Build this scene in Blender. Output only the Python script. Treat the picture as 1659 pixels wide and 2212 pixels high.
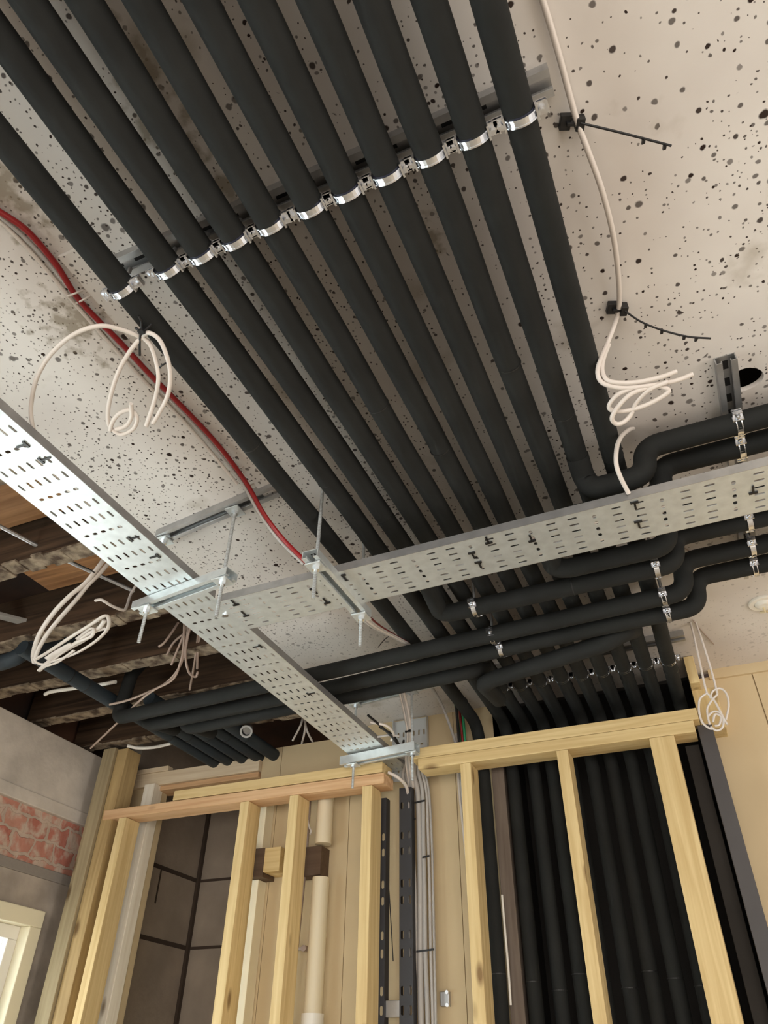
import bpy, math, random
from mathutils import Vector, Matrix
random.seed(7)
for o in list(bpy.data.objects): bpy.data.objects.remove(o)
scene = bpy.context.scene
C = bpy.context.collection
ZO = 1.5            # camera height above the floor; all coordinates below are measured from the camera

# ------------------------------------------------------------------ camera
RIGHT = Vector((0.91839939, 0.39544599, 0.01284619))
DOWN = Vector((-0.23771666, 0.57745515, -0.78104823))
FWD = Vector((-0.31628049, 0.71426047, 0.62433856))
FPX = 1579.535
cd = bpy.data.cameras.new('camera'); cam = bpy.data.objects.new('camera', cd); C.objects.link(cam)
cd.sensor_fit = 'HORIZONTAL'; cd.sensor_width = 36; cd.lens = 36 * FPX / 1659; cd.clip_start = .02
M = Matrix.Identity(4)
for i in range(3):
    M[i][0] = RIGHT[i]; M[i][1] = -DOWN[i]; M[i][2] = -FWD[i]
M[0][3] = 0; M[1][3] = 0; M[2][3] = ZO
cam.matrix_world = M
scene.camera = cam

# ------------------------------------------------------------------ light
scene.view_settings.view_transform = 'Standard'; scene.view_settings.look = 'None'
scene.view_settings.gamma = 1; scene.view_settings.use_curve_mapping = False
scene.view_settings.exposure = -0.12
W = bpy.data.worlds.new('world'); scene.world = W; W.use_nodes = True
bg = W.node_tree.nodes['Background']; bg.inputs[0].default_value = (1.0, .93, .86, 1); bg.inputs[1].default_value = .86

def area(name, loc, size, power, color, target):
    l = bpy.data.lights.new(name, 'AREA'); l.shape = 'RECTANGLE'; l.size = size[0]; l.size_y = size[1]
    l.energy = power; l.color = color
    o = bpy.data.objects.new(name, l); C.objects.link(o)
    o.location = Vector(loc) + Vector((0, 0, ZO))
    o.rotation_euler = (Vector(target) - Vector(loc)).to_track_quat('-Z', 'Y').to_euler()
    return o
area('window_daylight', (-2.95, 1.75, .0), (1.2, 1.2), 60, (.93, 1.0, .98), (-1.0, 1.9, .9))
area('near_window_daylight', (-2.75, -.1, -.1), (1.7, 1.3), 62, (.88, 1.0, 1.0), (-.6, 1.0, 1.0))
area('added_right_fill', (2.9, .9, -.3), (1.0, 1.9), 32, (1.0, .93, .84), (-2.4, 2.2, .6))  # added fill from the right to brighten the left wall, no real doorway
area('added_rear_fill', (1.0, -3.2, -.1), (3.4, 1.8), 125, (1.0, .93, .85), (-.2, 2.0, 1.0))  # added fill behind the camera, lightens the ceiling strips between the pipes

# ------------------------------------------------------------------ helpers
def ray(px, py):
    return RIGHT * (px - 829.5) + DOWN * (py - 1106) + FWD * FPX
def at(px, py, z=1.2):
    d = ray(px, py); return d * (z / d.z)
def aty(px, py, y):
    d = ray(px, py); return d * (y / d.y)
def atx(px, py, x):
    d = ray(px, py); return d * (x / d.x)

WL = {}
def thing(name, label, cat, loc, group=None):
    o = bpy.data.objects.new(name, None); C.objects.link(o)
    o.empty_display_size = .05
    o.location = (loc[0], loc[1], loc[2] + ZO)
    WL[o.name] = Vector((loc[0], loc[1], loc[2]))
    o['label'] = label; o['category'] = cat; o['kind'] = 'thing'
    if group: o['group'] = group
    return o
def tag(o, label, cat, group=None, kind='thing'):
    o['label'] = label; o['category'] = cat; o['kind'] = kind
    if group: o['group'] = group
    return o

class MB:
    def __init__(s): s.v = []; s.f = []; s.sm = []
    def add(s, vs, fs, smooth=False):
        n = len(s.v); s.v += [Vector(v) for v in vs]
        for f in fs: s.f.append([i + n for i in f]); s.sm.append(smooth)
        return s
    def box(s, x, y, z):
        x0, x1 = x; y0, y1 = y; z0, z1 = z
        return s.add([(x0,y0,z0),(x1,y0,z0),(x1,y1,z0),(x0,y1,z0),(x0,y0,z1),(x1,y0,z1),(x1,y1,z1),(x0,y1,z1)],
                     [(0,3,2,1),(4,5,6,7),(0,1,5,4),(1,2,6,5),(2,3,7,6),(3,0,4,7)])
    def obox(s, c, ax, ay, az):
        """oriented box: centre, half-axis vectors"""
        c = Vector(c); ax = Vector(ax); ay = Vector(ay); az = Vector(az)
        vs = [c + sx*ax + sy*ay + sz*az for sz in (-1,1) for sx, sy in ((-1,-1),(1,-1),(1,1),(-1,1))]
        return s.add(vs, [(0,3,2,1),(4,5,6,7),(0,1,5,4),(1,2,6,5),(2,3,7,6),(3,0,4,7)])
    def tube(s, pts, r, n=16, caps=True, flat=1.0):
        pts = [Vector(p) for p in pts]
        T = []
        for i in range(len(pts)):
            a = pts[max(i-1,0)]; b = pts[min(i+1,len(pts)-1)]
            T.append((b-a).normalized())
        up = Vector((0,0,1)) if abs(T[0].z) < .9 else Vector((1,0,0))
        N = (up - T[0]*up.dot(T[0])).normalized()
        rings = []
        for i, p in enumerate(pts):
            N = (N - T[i]*N.dot(T[i])); N = N.normalized() if N.length > 1e-6 else T[i].orthogonal().normalized()
            B = T[i].cross(N)
            rr = r[i] if isinstance(r, (list, tuple)) else r
            rings.append([p + N*math.cos(2*math.pi*k/n)*rr*flat + B*math.sin(2*math.pi*k/n)*rr for k in range(n)])
        vs = [v for R_ in rings for v in R_]; fs = []
        for i in range(len(pts)-1):
            for k in range(n):
                fs.append((i*n+k, i*n+(k+1)%n, (i+1)*n+(k+1)%n, (i+1)*n+k))
        s.add(vs, fs, True)
        if caps:
            s.add(rings[0], [tuple(range(n))[::-1]]); s.add(rings[-1], [tuple(range(n))])
        return s
    def ring(s, c, axis, r0, r1, w, n=24, a0=0, a1=2*math.pi):
        """flat band (rectangular section) around axis"""
        axis = Vector(axis).normalized(); u = axis.orthogonal().normalized()
        if abs(axis.z) < .5: u = Vector((0,0,1))
        v = axis.cross(u); c = Vector(c); full = abs(a1-a0-2*math.pi) < 1e-3
        m = n if full else n+1; vs = []
        for k in range(m):
            a = a0 + (a1-a0)*k/n; d = u*math.cos(a)+v*math.sin(a)
            vs += [c+d*r0-axis*w/2, c+d*r1-axis*w/2, c+d*r1+axis*w/2, c+d*r0+axis*w/2]
        fs = []
        for k in range(n):
            a = k*4; b = ((k+1) % m)*4
            for j in range(4): fs.append((a+j, a+(j+1)%4, b+(j+1)%4, b+j))
        if not full: fs += [(3,2,1,0), tuple((m-1)*4+j for j in range(4))]
        return s.add(vs, fs)
    def disc(s, c, axis, r, h, n=16):
        axis = Vector(axis).normalized(); c = Vector(c)
        return s.tube([c, c+axis*h], r, n)
    def hexnut(s, c, axis, r, h): 
        n = len(s.sm); s.tube([Vector(c), Vector(c)+Vector(axis).normalized()*h], r, 6)
        for i in range(n, len(s.sm)): s.sm[i] = False
        return s
    def build(s, name, mat, parent=None, origin=None, bevel=0):
        me = bpy.data.meshes.new(name)
        if parent is not None: org = WL[parent.name]
        else:
            if origin is None:
                xs = [v.x for v in s.v]; ys = [v.y for v in s.v]; zs = [v.z for v in s.v]
                origin = ((min(xs)+max(xs))/2, (min(ys)+max(ys))/2, min(zs))
            org = Vector(origin)
        me.from_pydata([tuple(v-org) for v in s.v], [], s.f)
        me.polygons.foreach_set('use_smooth', s.sm); me.update()
        me.materials.append(mat)
        o = bpy.data.objects.new(name, me); C.objects.link(o)
        if parent is not None: o.parent = parent
        else: o.location = (org.x, org.y, org.z + ZO)
        WL[o.name] = org
        if bevel:
            b = o.modifiers.new('bevel', 'BEVEL'); b.width = bevel; b.segments = 2; b.limit_method = 'ANGLE'
        return o

def smooth(pts, n=8):
    pts = [Vector(p) for p in pts]
    if len(pts) < 3: return pts
    P = [pts[0]*2-pts[1]] + pts + [pts[-1]*2-pts[-2]]; out = []
    for i in range(1, len(P)-2):
        a, b, c, d = P[i-1], P[i], P[i+1], P[i+2]
        for k in range(n):
            t = k/n
            out.append(.5*((2*b)+(c-a)*t+(2*a-5*b+4*c-d)*t*t+(3*b-3*c+d-a)*t**3))
    out.append(pts[-1]); return out
def fillet(pts, r, n=7):
    """polyline with rounded corners"""
    pts = [Vector(p) for p in pts]; out = [pts[0]]
    for i in range(1, len(pts)-1):
        a = (pts[i-1]-pts[i]); b = (pts[i+1]-pts[i]); la, lb = a.length, b.length
        a.normalize(); b.normalize(); ang = a.angle(b); 
        if ang > math.pi-.02: out.append(pts[i]); continue
        d = min(r/math.tan(ang/2), la*.49, lb*.49)
        p0 = pts[i]+a*d; p1 = pts[i]+b*d
        for k in range(n+1):
            t = k/n; out.append(p0*(1-t)**2 + pts[i]*2*t*(1-t) + p1*t*t)
    out.append(pts[-1]); return out

# ------------------------------------------------------------------ materials
def mat(name, col, rough=.6, metal=0, noise=0, nscale=20, bump=0, bscale=60, spec=.5, col2=None):
    m = bpy.data.materials.new(name); m.use_nodes = True; nt = m.node_tree; b = nt.nodes['Principled BSDF']
    b.inputs['Base Color'].default_value = (*col, 1); b.inputs['Roughness'].default_value = rough
    b.inputs['Metallic'].default_value = metal; b.inputs['Specular IOR Level'].default_value = spec
    tc = nt.nodes.new('ShaderNodeTexCoord')
    if noise or col2:
        n = nt.nodes.new('ShaderNodeTexNoise'); n.inputs['Scale'].default_value = nscale; n.inputs['Detail'].default_value = 4
        nt.links.new(tc.outputs['Object'], n.inputs['Vector'])
        r = nt.nodes.new('ShaderNodeValToRGB')
        c2 = col2 if col2 else tuple(c*(1-noise) for c in col)
        r.color_ramp.elements[0].position = .35; r.color_ramp.elements[0].color = (*c2, 1)
        r.color_ramp.elements[1].position = .65; r.color_ramp.elements[1].color = (*col, 1)
        nt.links.new(n.outputs['Fac'], r.inputs['Fac']); nt.links.new(r.outputs['Color'], b.inputs['Base Color'])
    if bump:
        n = nt.nodes.new('ShaderNodeTexNoise'); n.inputs['Scale'].default_value = bscale; n.inputs['Detail'].default_value = 5
        nt.links.new(tc.outputs['Object'], n.inputs['Vector'])
        bp = nt.nodes.new('ShaderNodeBump'); bp.inputs['Strength'].default_value = bump; bp.inputs['Distance'].default_value = .004
        nt.links.new(n.outputs['Fac'], bp.inputs['Height']); nt.links.new(bp.outputs['Normal'], b.inputs['Normal'])
    return m

def wood(name, light, dark, axis, knots=True):
    m = bpy.data.materials.new(name); m.use_nodes = True; nt = m.node_tree; L = nt.links; b = nt.nodes['Principled BSDF']
    b.inputs['Roughness'].default_value = .62; b.inputs['Specular IOR Level'].default_value = .3
    tc = nt.nodes.new('ShaderNodeTexCoord'); oi = nt.nodes.new('ShaderNodeObjectInfo')
    ad = nt.nodes.new('ShaderNodeVectorMath'); ad.operation = 'ADD'
    mu = nt.nodes.new('ShaderNodeVectorMath'); mu.operation = 'SCALE'; mu.inputs['Scale'].default_value = 17
    cx = nt.nodes.new('ShaderNodeCombineXYZ')
    for i in range(3): L.new(oi.outputs['Random'], cx.inputs[i])
    L.new(cx.outputs[0], mu.inputs[0]); L.new(tc.outputs['Object'], ad.inputs[0]); L.new(mu.outputs[0], ad.inputs[1])
    mp = nt.nodes.new('ShaderNodeMapping'); sc = [38, 38, 38]; sc[axis] = 1.6; mp.inputs['Scale'].default_value = sc
    L.new(ad.outputs[0], mp.inputs['Vector'])
    n = nt.nodes.new('ShaderNodeTexNoise'); n.inputs['Scale'].default_value = 1.5; n.inputs['Detail'].default_value = 5; n.inputs['Distortion'].default_value = .6
    L.new(mp.outputs[0], n.inputs['Vector'])
    r = nt.nodes.new('ShaderNodeValToRGB'); r.color_ramp.elements[0].position = .3; r.color_ramp.elements[0].color = (*dark, 1)
    r.color_ramp.elements[1].position = .7; r.color_ramp.elements[1].color = (*light, 1)
    L.new(n.outputs['Fac'], r.inputs['Fac']); out = r.outputs['Color']
    if knots:
        mp2 = nt.nodes.new('ShaderNodeMapping'); sc = [9, 9, 9]; sc[axis] = 3.6; mp2.inputs['Scale'].default_value = sc
        L.new(ad.outputs[0], mp2.inputs['Vector'])
        v = nt.nodes.new('ShaderNodeTexVoronoi'); v.inputs['Scale'].default_value = 1.0; L.new(mp2.outputs[0], v.inputs['Vector'])
        k = nt.nodes.new('ShaderNodeMapRange'); k.inputs['From Min'].default_value = .05; k.inputs['From Max'].default_value = .14
        k.inputs['To Min'].default_value = .85; k.inputs['To Max'].default_value = 0
        L.new(v.outputs['Distance'], k.inputs['Value'])
        mx = nt.nodes.new('ShaderNodeMix'); mx.data_type = 'RGBA'; L.new(k.outputs[0], mx.inputs['Factor'])
        L.new(out, mx.inputs['A']); mx.inputs['B'].default_value = (dark[0]*.3, dark[1]*.22, dark[2]*.16, 1); out = mx.outputs['Result']
    L.new(out, b.inputs['Base Color'])
    bp = nt.nodes.new('ShaderNodeBump'); bp.inputs['Strength'].default_value = .25; bp.inputs['Distance'].default_value = .002
    L.new(n.outputs['Fac'], bp.inputs['Height']); L.new(bp.outputs['Normal'], b.inputs['Normal'])
    return m

def ceiling_mat():
    m = bpy.data.materials.new('mould_spotted_plasterboard'); m.use_nodes = True; nt = m.node_tree; L = nt.links; b = nt.nodes['Principled BSDF']
    b.inputs['Roughness'].default_value = .85; b.inputs['Specular IOR Level'].default_value = .15
    g = nt.nodes.new('ShaderNodeNewGeometry')
    def node(t, **k):
        n = nt.nodes.new(t)
        for a, v in k.items(): setattr(n, a, v)
        return n
    def noise(scale, detail=3, vec=None):
        n = node('ShaderNodeTexNoise'); n.inputs['Scale'].default_value = scale; n.inputs['Detail'].default_value = detail
        L.new(vec or g.outputs['Position'], n.inputs['Vector']); return n
    def math_(op, a, b_=None, c=None):
        n = node('ShaderNodeMath', operation=op)
        for i, x in enumerate((a, b_, c)):
            if x is None: continue
            if isinstance(x, (int, float)): n.inputs[i].default_value = x
            else: L.new(x, n.inputs[i])
        return n.outputs[0]
    base = node('ShaderNodeValToRGB'); base.color_ramp.elements[0].color = (.62, .57, .53, 1); base.color_ramp.elements[1].color = (.745, .71, .665, 1)
    base.color_ramp.elements[0].position = .35; base.color_ramp.elements[1].position = .65
    L.new(noise(2.2, 4).outputs['Fac'], base.inputs['Fac'])
    # wobble so that the spots are not perfect circles
    wob = node('ShaderNodeVectorMath', operation='SCALE'); wob.inputs['Scale'].default_value = .005
    L.new(noise(70, 1).outputs['Color'], wob.inputs[0])
    pos = node('ShaderNodeVectorMath', operation='ADD'); L.new(g.outputs['Position'], pos.inputs[0]); L.new(wob.outputs[0], pos.inputs[1])
    dens = noise(4.5, 3).outputs['Fac']
    total = None
    gx = node('ShaderNodeSeparateXYZ'); L.new(g.outputs['Position'], gx.inputs[0])
    side = node('ShaderNodeMapRange'); side.inputs['From Min'].default_value = -.75; side.inputs['From Max'].default_value = .05
    side.inputs['To Min'].default_value = .56; side.inputs['To Max'].default_value = .82; L.new(gx.outputs['X'], side.inputs['Value'])
    for scale, rmax, th, off in ((95, .0030, side.outputs[0], 0), (48, .0060, .73, 3.3), (24, .0090, .88, 7.7)):
        ad = node('ShaderNodeVectorMath', operation='ADD'); L.new(pos.outputs[0], ad.inputs[0]); ad.inputs[1].default_value = (off, off*.7, 0)
        fl = node('ShaderNodeVectorMath', operation='MULTIPLY'); fl.inputs[1].default_value = (scale, scale, 0); L.new(ad.outputs[0], fl.inputs[0])
        v = node('ShaderNodeTexVoronoi', voronoi_dimensions='2D'); v.inputs['Scale'].default_value = 1; L.new(fl.outputs[0], v.inputs['Vector'])
        sp = node('ShaderNodeSeparateColor'); L.new(v.outputs['Color'], sp.inputs[0])
        on = math_('GREATER_THAN', math_('ADD', sp.outputs[0], math_('MULTIPLY', math_('SUBTRACT', dens, .5), .9)), th)
        rad = math_('MULTIPLY_ADD', sp.outputs[1], rmax*scale*.75, rmax*scale*.25)
        soft = math_('SUBTRACT', 1.0, math_('DIVIDE', v.outputs['Distance'], rad))
        s_ = node('ShaderNodeClamp'); L.new(math_('MULTIPLY', soft, 3.2), s_.inputs[0])
        val = math_('MULTIPLY', math_('MULTIPLY', s_.outputs[0], on), math_('MULTIPLY_ADD', sp.outputs[2], .4, .62))
        total = val if total is None else math_('MAXIMUM', total, val)
    # spots are denser and darker near the viewer, nearly gone by the far wall
    sx = node('ShaderNodeSeparateXYZ'); L.new(g.outputs['Position'], sx.inputs[0])
    fade = node('ShaderNodeMapRange'); fade.inputs['From Min'].default_value = 1.5; fade.inputs['From Max'].default_value = 2.2
    fade.inputs['To Min'].default_value = 1.0; fade.inputs['To Max'].default_value = .28
    L.new(sx.outputs['Y'], fade.inputs['Value'])
    mx = node('ShaderNodeMix', data_type='RGBA'); L.new(math_('MULTIPLY', total, fade.outputs[0]), mx.inputs['Factor'])
    L.new(base.outputs['Color'], mx.inputs['A']); mx.inputs['B'].default_value = (.028, .016, .012, 1)
    # old brownish glue / water stains
    st = node('ShaderNodeMapRange'); st.inputs['From Min'].default_value = .62; st.inputs['From Max'].default_value = .72; st.inputs['To Max'].default_value = .55
    L.new(noise(5.5, 8, pos.outputs[0]).outputs['Fac'], st.inputs['Value'])
    mx2 = node('ShaderNodeMix', data_type='RGBA'); L.new(st.outputs[0], mx2.inputs['Factor']); L.new(mx.outputs['Result'], mx2.inputs['A'])
    mx2.inputs['B'].default_value = (.36, .31, .24, 1)
    rough_ = noise(34, 5).outputs['Fac']; tot = None
    for px, py, rad in ((30, 430, .10), (165, 705, .12), (130, 690, .09), (330, 230, .10), (300, 150, .09), (480, 400, .07), (930, 520, .06), (420, 330, .06)):
        q = at(px, py, 1.2)
        dn = node('ShaderNodeVectorMath', operation='DISTANCE'); L.new(pos.outputs[0], dn.inputs[0]); dn.inputs[1].default_value = (q.x, q.y, 1.2+ZO)
        v_ = math_('SUBTRACT', 1.0, math_('DIVIDE', dn.outputs['Value'], rad))
        tot = v_ if tot is None else math_('MAXIMUM', tot, v_)
    sc_ = node('ShaderNodeClamp'); L.new(math_('MULTIPLY', math_('ADD', math_('MULTIPLY', tot, .8), math_('MULTIPLY', math_('SUBTRACT', rough_, .62), 2.6)), 2.2), sc_.inputs[0])
    ok_ = math_('GREATER_THAN', tot, 0.0)
    mx3 = node('ShaderNodeMix', data_type='RGBA'); L.new(math_('MULTIPLY', math_('MULTIPLY', sc_.outputs[0], ok_), .75), mx3.inputs['Factor'])
    L.new(mx2.outputs['Result'], mx3.inputs['A']); mx3.inputs['B'].default_value = (.27, .225, .16, 1)
    L.new(mx3.outputs['Result'], b.inputs['Base Color'])
    bp = node('ShaderNodeBump'); bp.inputs['Strength'].default_value = .25; bp.inputs['Distance'].default_value = .004
    L.new(noise(14, 5).outputs['Fac'], bp.inputs['Height']); L.new(bp.outputs['Normal'], b.inputs['Normal'])
    return m

def brick_mat():
    m = bpy.data.materials.new('flaking_painted_brick'); m.use_nodes = True; nt = m.node_tree; L = nt.links; b = nt.nodes['Principled BSDF']
    b.inputs['Roughness'].default_value = .9
    g = nt.nodes.new('ShaderNodeNewGeometry'); s = nt.nodes.new('ShaderNodeSeparateXYZ'); L.new(g.outputs['Position'], s.inputs[0])
    c = nt.nodes.new('ShaderNodeCombineXYZ'); L.new(s.outputs['Y'], c.inputs[0]); L.new(s.outputs['Z'], c.inputs[1])
    n0 = nt.nodes.new('ShaderNodeTexNoise'); n0.inputs['Scale'].default_value = 14; n0.inputs['Detail'].default_value = 3
    L.new(g.outputs['Position'], n0.inputs['Vector'])
    w = nt.nodes.new('ShaderNodeVectorMath'); w.operation = 'SCALE'; w.inputs['Scale'].default_value = .055; L.new(n0.outputs['Color'], w.inputs[0])
    a = nt.nodes.new('ShaderNodeVectorMath'); a.operation = 'ADD'; L.new(c.outputs[0], a.inputs[0]); L.new(w.outputs[0], a.inputs[1])
    br = nt.nodes.new('ShaderNodeTexBrick'); L.new(a.outputs[0], br.inputs['Vector']); br.inputs['Scale'].default_value = 1
    br.inputs['Brick Width'].default_value = .115; br.inputs['Row Height'].default_value = .068; br.inputs['Mortar Size'].default_value = .006
    br.inputs['Color1'].default_value = (.42, .14, .10, 1); br.inputs['Color2'].default_value = (.50, .26, .19, 1); br.inputs['Mortar'].default_value = (.46, .36, .29, 1)
    n = nt.nodes.new('ShaderNodeTexNoise'); n.inputs['Scale'].default_value = 18; n.inputs['Detail'].default_value = 6; L.new(g.outputs['Position'], n.inputs['Vector'])
    r = nt.nodes.new('ShaderNodeValToRGB'); r.color_ramp.elements[0].position = .46; r.color_ramp.elements[1].position = .60
    L.new(n.outputs['Fac'], r.inputs['Fac'])
    mx = nt.nodes.new('ShaderNodeMix'); mx.data_type = 'RGBA'; L.new(r.outputs['Color'], mx.inputs['Factor']); L.new(br.outputs['Color'], mx.inputs['A'])
    mx.inputs['B'].default_value = (.52, .40, .32, 1); L.new(mx.outputs['Result'], b.inputs['Base Color'])
    bp = nt.nodes.new('ShaderNodeBump'); bp.inputs['Strength'].default_value = .9; bp.inputs['Distance'].default_value = .012
    ma = nt.nodes.new('ShaderNodeMath'); ma.operation = 'SUBTRACT'; L.new(n0.outputs['Fac'], ma.inputs[0]); L.new(br.outputs['Fac'], ma.inputs[1])
    L.new(ma.outputs[0], bp.inputs['Height']); L.new(bp.outputs['Normal'], b.inputs['Normal'])
    return m

FOAM = mat('black_foam_insulation', (.017, .018, .017), .8, noise=.25, nscale=9, bump=.25, bscale=45, spec=.25)
FOAM2 = mat('blue_grey_foam_insulation', (.022, .032, .040), .6, noise=.2, nscale=9, bump=.2, bscale=45, spec=.4)
SEAM = mat('insulation_joint_tape', (.012, .012, .012), .5)
ZINC = mat('bright_zinc_plate', (.82, .84, .88), .26, 1)
GALV = mat('galvanised_steel_sheet', (.71, .755, .765), .48, .7, noise=.12, nscale=38, bump=.06, bscale=30)
GALVD = mat('dull_galvanised_channel', (.50, .50, .50), .42, .8, noise=.15, nscale=30)
BLKP = mat('black_nylon', (.008, .008, .009), .45)
WCAB = mat('white_cable_sheath', (.66, .60, .55), .4)
GCAB = mat('grey_cable_sheath', (.42, .40, .38), .4)
BCAB = mat('brownish_old_cable_sheath', (.36, .27, .22), .5)
RCAB = mat('red_cable_sheath', (.27, .010, .012), .4)
GRCAB = mat('green_cable_sheath', (.012, .30, .12), .4)
CEIL = ceiling_mat()
BRICK = brick_mat()
PLASTER = mat('rough_grey_plaster', (.62, .56, .49), .9, noise=.25, nscale=7, bump=.7, bscale=26)
PLASTER2 = mat('painted_rough_masonry', (.44, .38, .32), .9, noise=.3, nscale=9, bump=1, bscale=16)
CREAM = mat('cream_plasterboard', (.62, .49, .30), .8, noise=.10, nscale=3.0)
CREAM2 = mat('pale_cream_board', (.66, .53, .36), .75, noise=.08, nscale=3)
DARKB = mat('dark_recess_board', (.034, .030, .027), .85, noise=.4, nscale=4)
GREYP = mat('dark_grey_panel', (.075, .068, .068), .6, noise=.2, nscale=4)
BLOCK = mat('grey_brown_blockwork', (.42, .35, .28), .9, noise=.2, nscale=6, bump=.4, bscale=40)
MORTAR = mat('dark_mortar_joint', (.07, .048, .034), .9)
DECK = mat('old_brown_floorboards', (.085, .034, .016), .8, nscale=2.5, col2=(.012, .007, .005))
CONC = mat('dusty_concrete_floor', (.60, .55, .48), .9, noise=.2, nscale=3)
WHITEP = mat('white_plastic', (.80, .77, .70), .35)
FRAMEP = mat('cream_gloss_frame_paint', (.80, .74, .55), .35)
RUBBER = mat('dark_blue_rubber_lining', (.010, .012, .03), .5)
GLASS = bpy.data.materials.new('clear_window_glass'); GLASS.use_nodes = True
_b = GLASS.node_tree.nodes['Principled BSDF']; _b.inputs['Transmission Weight'].default_value = 1; _b.inputs['Roughness'].default_value = 0
_b.inputs['Base Color'].default_value = (.98, 1, 1, 1)
YW = ((.72, .56, .29), (.54, .38, .17)); OW = ((.70, .47, .27), (.52, .30, .15)); PW = ((.80, .68, .50), (.66, .52, .35)); GW = ((.40, .33, .20), (.27, .21, .12))
WX = wood('pale_softwood_lengthwise', *YW, 0); WZ = wood('pale_softwood_upright', *YW, 2)
OX = wood('pinkish_softwood_lengthwise', *OW, 0); PZ = wood('whitish_softwood_upright', *PW, 2)
GZ = wood('greenish_treated_softwood_upright', *GW, 2); PX = wood('whitish_softwood_lengthwise', *PW, 0)
JX = wood('rough_old_joist', (.10, .06, .035), (.03, .018, .011), 0, False)
LATH = mat('plaster_remnant_on_joist', (.34, .27, .19), .95, nscale=28, col2=(.07, .045, .028), bump=1, bscale=50)

# ------------------------------------------------------------------ setting
H = 1.2
CE = -1.335      # left edge of the plasterboard; beyond it the joists are open
def struct(name, m, matr, bevel=0):
    o = m.build(name, matr, bevel=bevel); o['kind'] = 'structure'; return o
def circ_hole_cell(m, cx, cy, hs, r, z0, z1, n=24):
    out = []; inn = []
    for k in range(n):
        a = 2*math.pi*k/n; c, s_ = math.cos(a), math.sin(a); q = max(abs(c), abs(s_))
        out.append((cx+c/q*hs, cy+s_/q*hs)); rr = r*(1+.05*math.sin(3*a+1)); inn.append((cx+c*rr, cy+s_*rr))
    vs = [(x, y, z0) for x, y in out]+[(x, y, z0) for x, y in inn]+[(x, y, z1) for x, y in inn]
    fs = [(k, n+k, n+(k+1) % n, (k+1) % n) for k in range(n)]+[(n+k, 2*n+k, 2*n+(k+1) % n, n+(k+1) % n) for k in range(n)]
    m.add(vs, fs)
m = MB(); hx, hy, hs = .283, 1.252, .06
X0, X1, Y0, Y1 = CE, 3.0, -2.6, 2.67
for a, b_, c, d in ((X0, hx-hs, Y0, Y1), (hx+hs, X1, Y0, Y1), (hx-hs, hx+hs, Y0, hy-hs), (hx-hs, hx+hs, hy+hs, Y1)):
    m.box((a, b_), (c, d), (H, H+.0125))
circ_hole_cell(m, hx, hy, hs, .033, H, H+.0125)
struct('ceiling', m, CEIL)
# shallow batten strip of the same board beside the first pipe
struct('trim_1', MB().box((-.862, -.800), (.45, 2.60), (H-.008, H)), CEIL, .002)
# broken plaster lip along the ceiling edge is left plain; deck above the open joists
m = MB()
for i in range(16):
    y = -2.6+i*.36
    m.box((-2.9, CE-.0), (y, y+.352), (1.385, 1.41))
m.box((CE, 3.0), (-2.6, 3.6), (1.385, 1.41)); m.box((-2.9, CE), (-2.6, 3.6), (1.412, 1.42))
struct('ceiling_deck', m, DECK)
struct('floor', MB().box((-3.1, 3.1), (-2.8, 3.7), (-1.55, -1.5)), CONC)

# left wall (plane x = -2.5): bulkhead, brick band, lintel, masonry, window openings
wy1 = 2.62
struct('wall_left', MB().box((-2.62, -2.5), (-2.6, wy1), (.69, .89)), BRICK)
m = MB().box((-2.62, -2.485), (-2.6, 2.53), (.935, 1.183)).box((-2.62, -2.478), (-2.6, 2.53), (.885, .935))
struct('wall_left_bulkhead', m, PLASTER, .004)
struct('trim_2', MB().box((-2.62, -2.492), (-2.6, wy1), (.655, .692)), mat('grey_lintel', (.26, .23, .20), .9, bump=.4), .003)
m = MB().box((-2.66, -2.5), (-2.6, wy1), (.548, .656)).box((-2.66, -2.5), (2.415, wy1), (-1.5, .548)).box((-2.66, -2.5), (1.12, 1.22), (-1.5, .548))
m.box((-2.66, -2.5), (1.22, 2.415), (-1.5, -.75)).box((-2.66, -2.5), (-2.6, -1.1), (-1.5, .548)).box((-2.66, -2.5), (-1.1, 1.12), (-1.5, -.75))
struct('wall_left_masonry', m, PLASTER2)
struct('wall_left_void', MB().box((-2.75, -2.62), (-2.6, 3.6), (.9, 1.41)), DECK)
def window(idx, y0, y1, z0, z1):
    m = MB(); t = .058; xo = (-2.60, -2.478)
    for a, b_, c, d in ((y0, y1, z1-t, z1), (y0, y1, z0, z0+t), (y0, y0+t, z0+t, z1-t), (y1-t, y1, z0+t, z1-t)): m.box(xo, (a, b_), (c, d))
    f = m.build('window_%d' % idx, FRAMEP, bevel=.003); f['kind'] = 'structure'
    s = MB(); t2 = .045; Y0, Y1, Z0, Z1 = y0+t, y1-t, z0+t, z1-t
    for a, b_, c, d in ((Y0, Y1, Z1-t2, Z1), (Y0, Y1, Z0, Z0+t2), (Y0, Y0+t2, Z0+t2, Z1-t2), (Y1-t2, Y1, Z0+t2, Z1-t2), ((Y0+Y1)/2-.03, (Y0+Y1)/2+.03, Z0+t2, Z1-t2)):
        s.box((-2.575, -2.525), (a, b_), (c, d))
    so = s.build('sash', WHITEP, f, bevel=.003)
    MB().box((-2.553, -2.549), (Y0+t2, Y1-t2), (Z0+t2, Z1-t2)).build('window_pane', GLASS, f)
window(1, 1.22, 2.412, -.75, .545)
window(2, -1.1, 1.12, -.75, .545)

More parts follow.
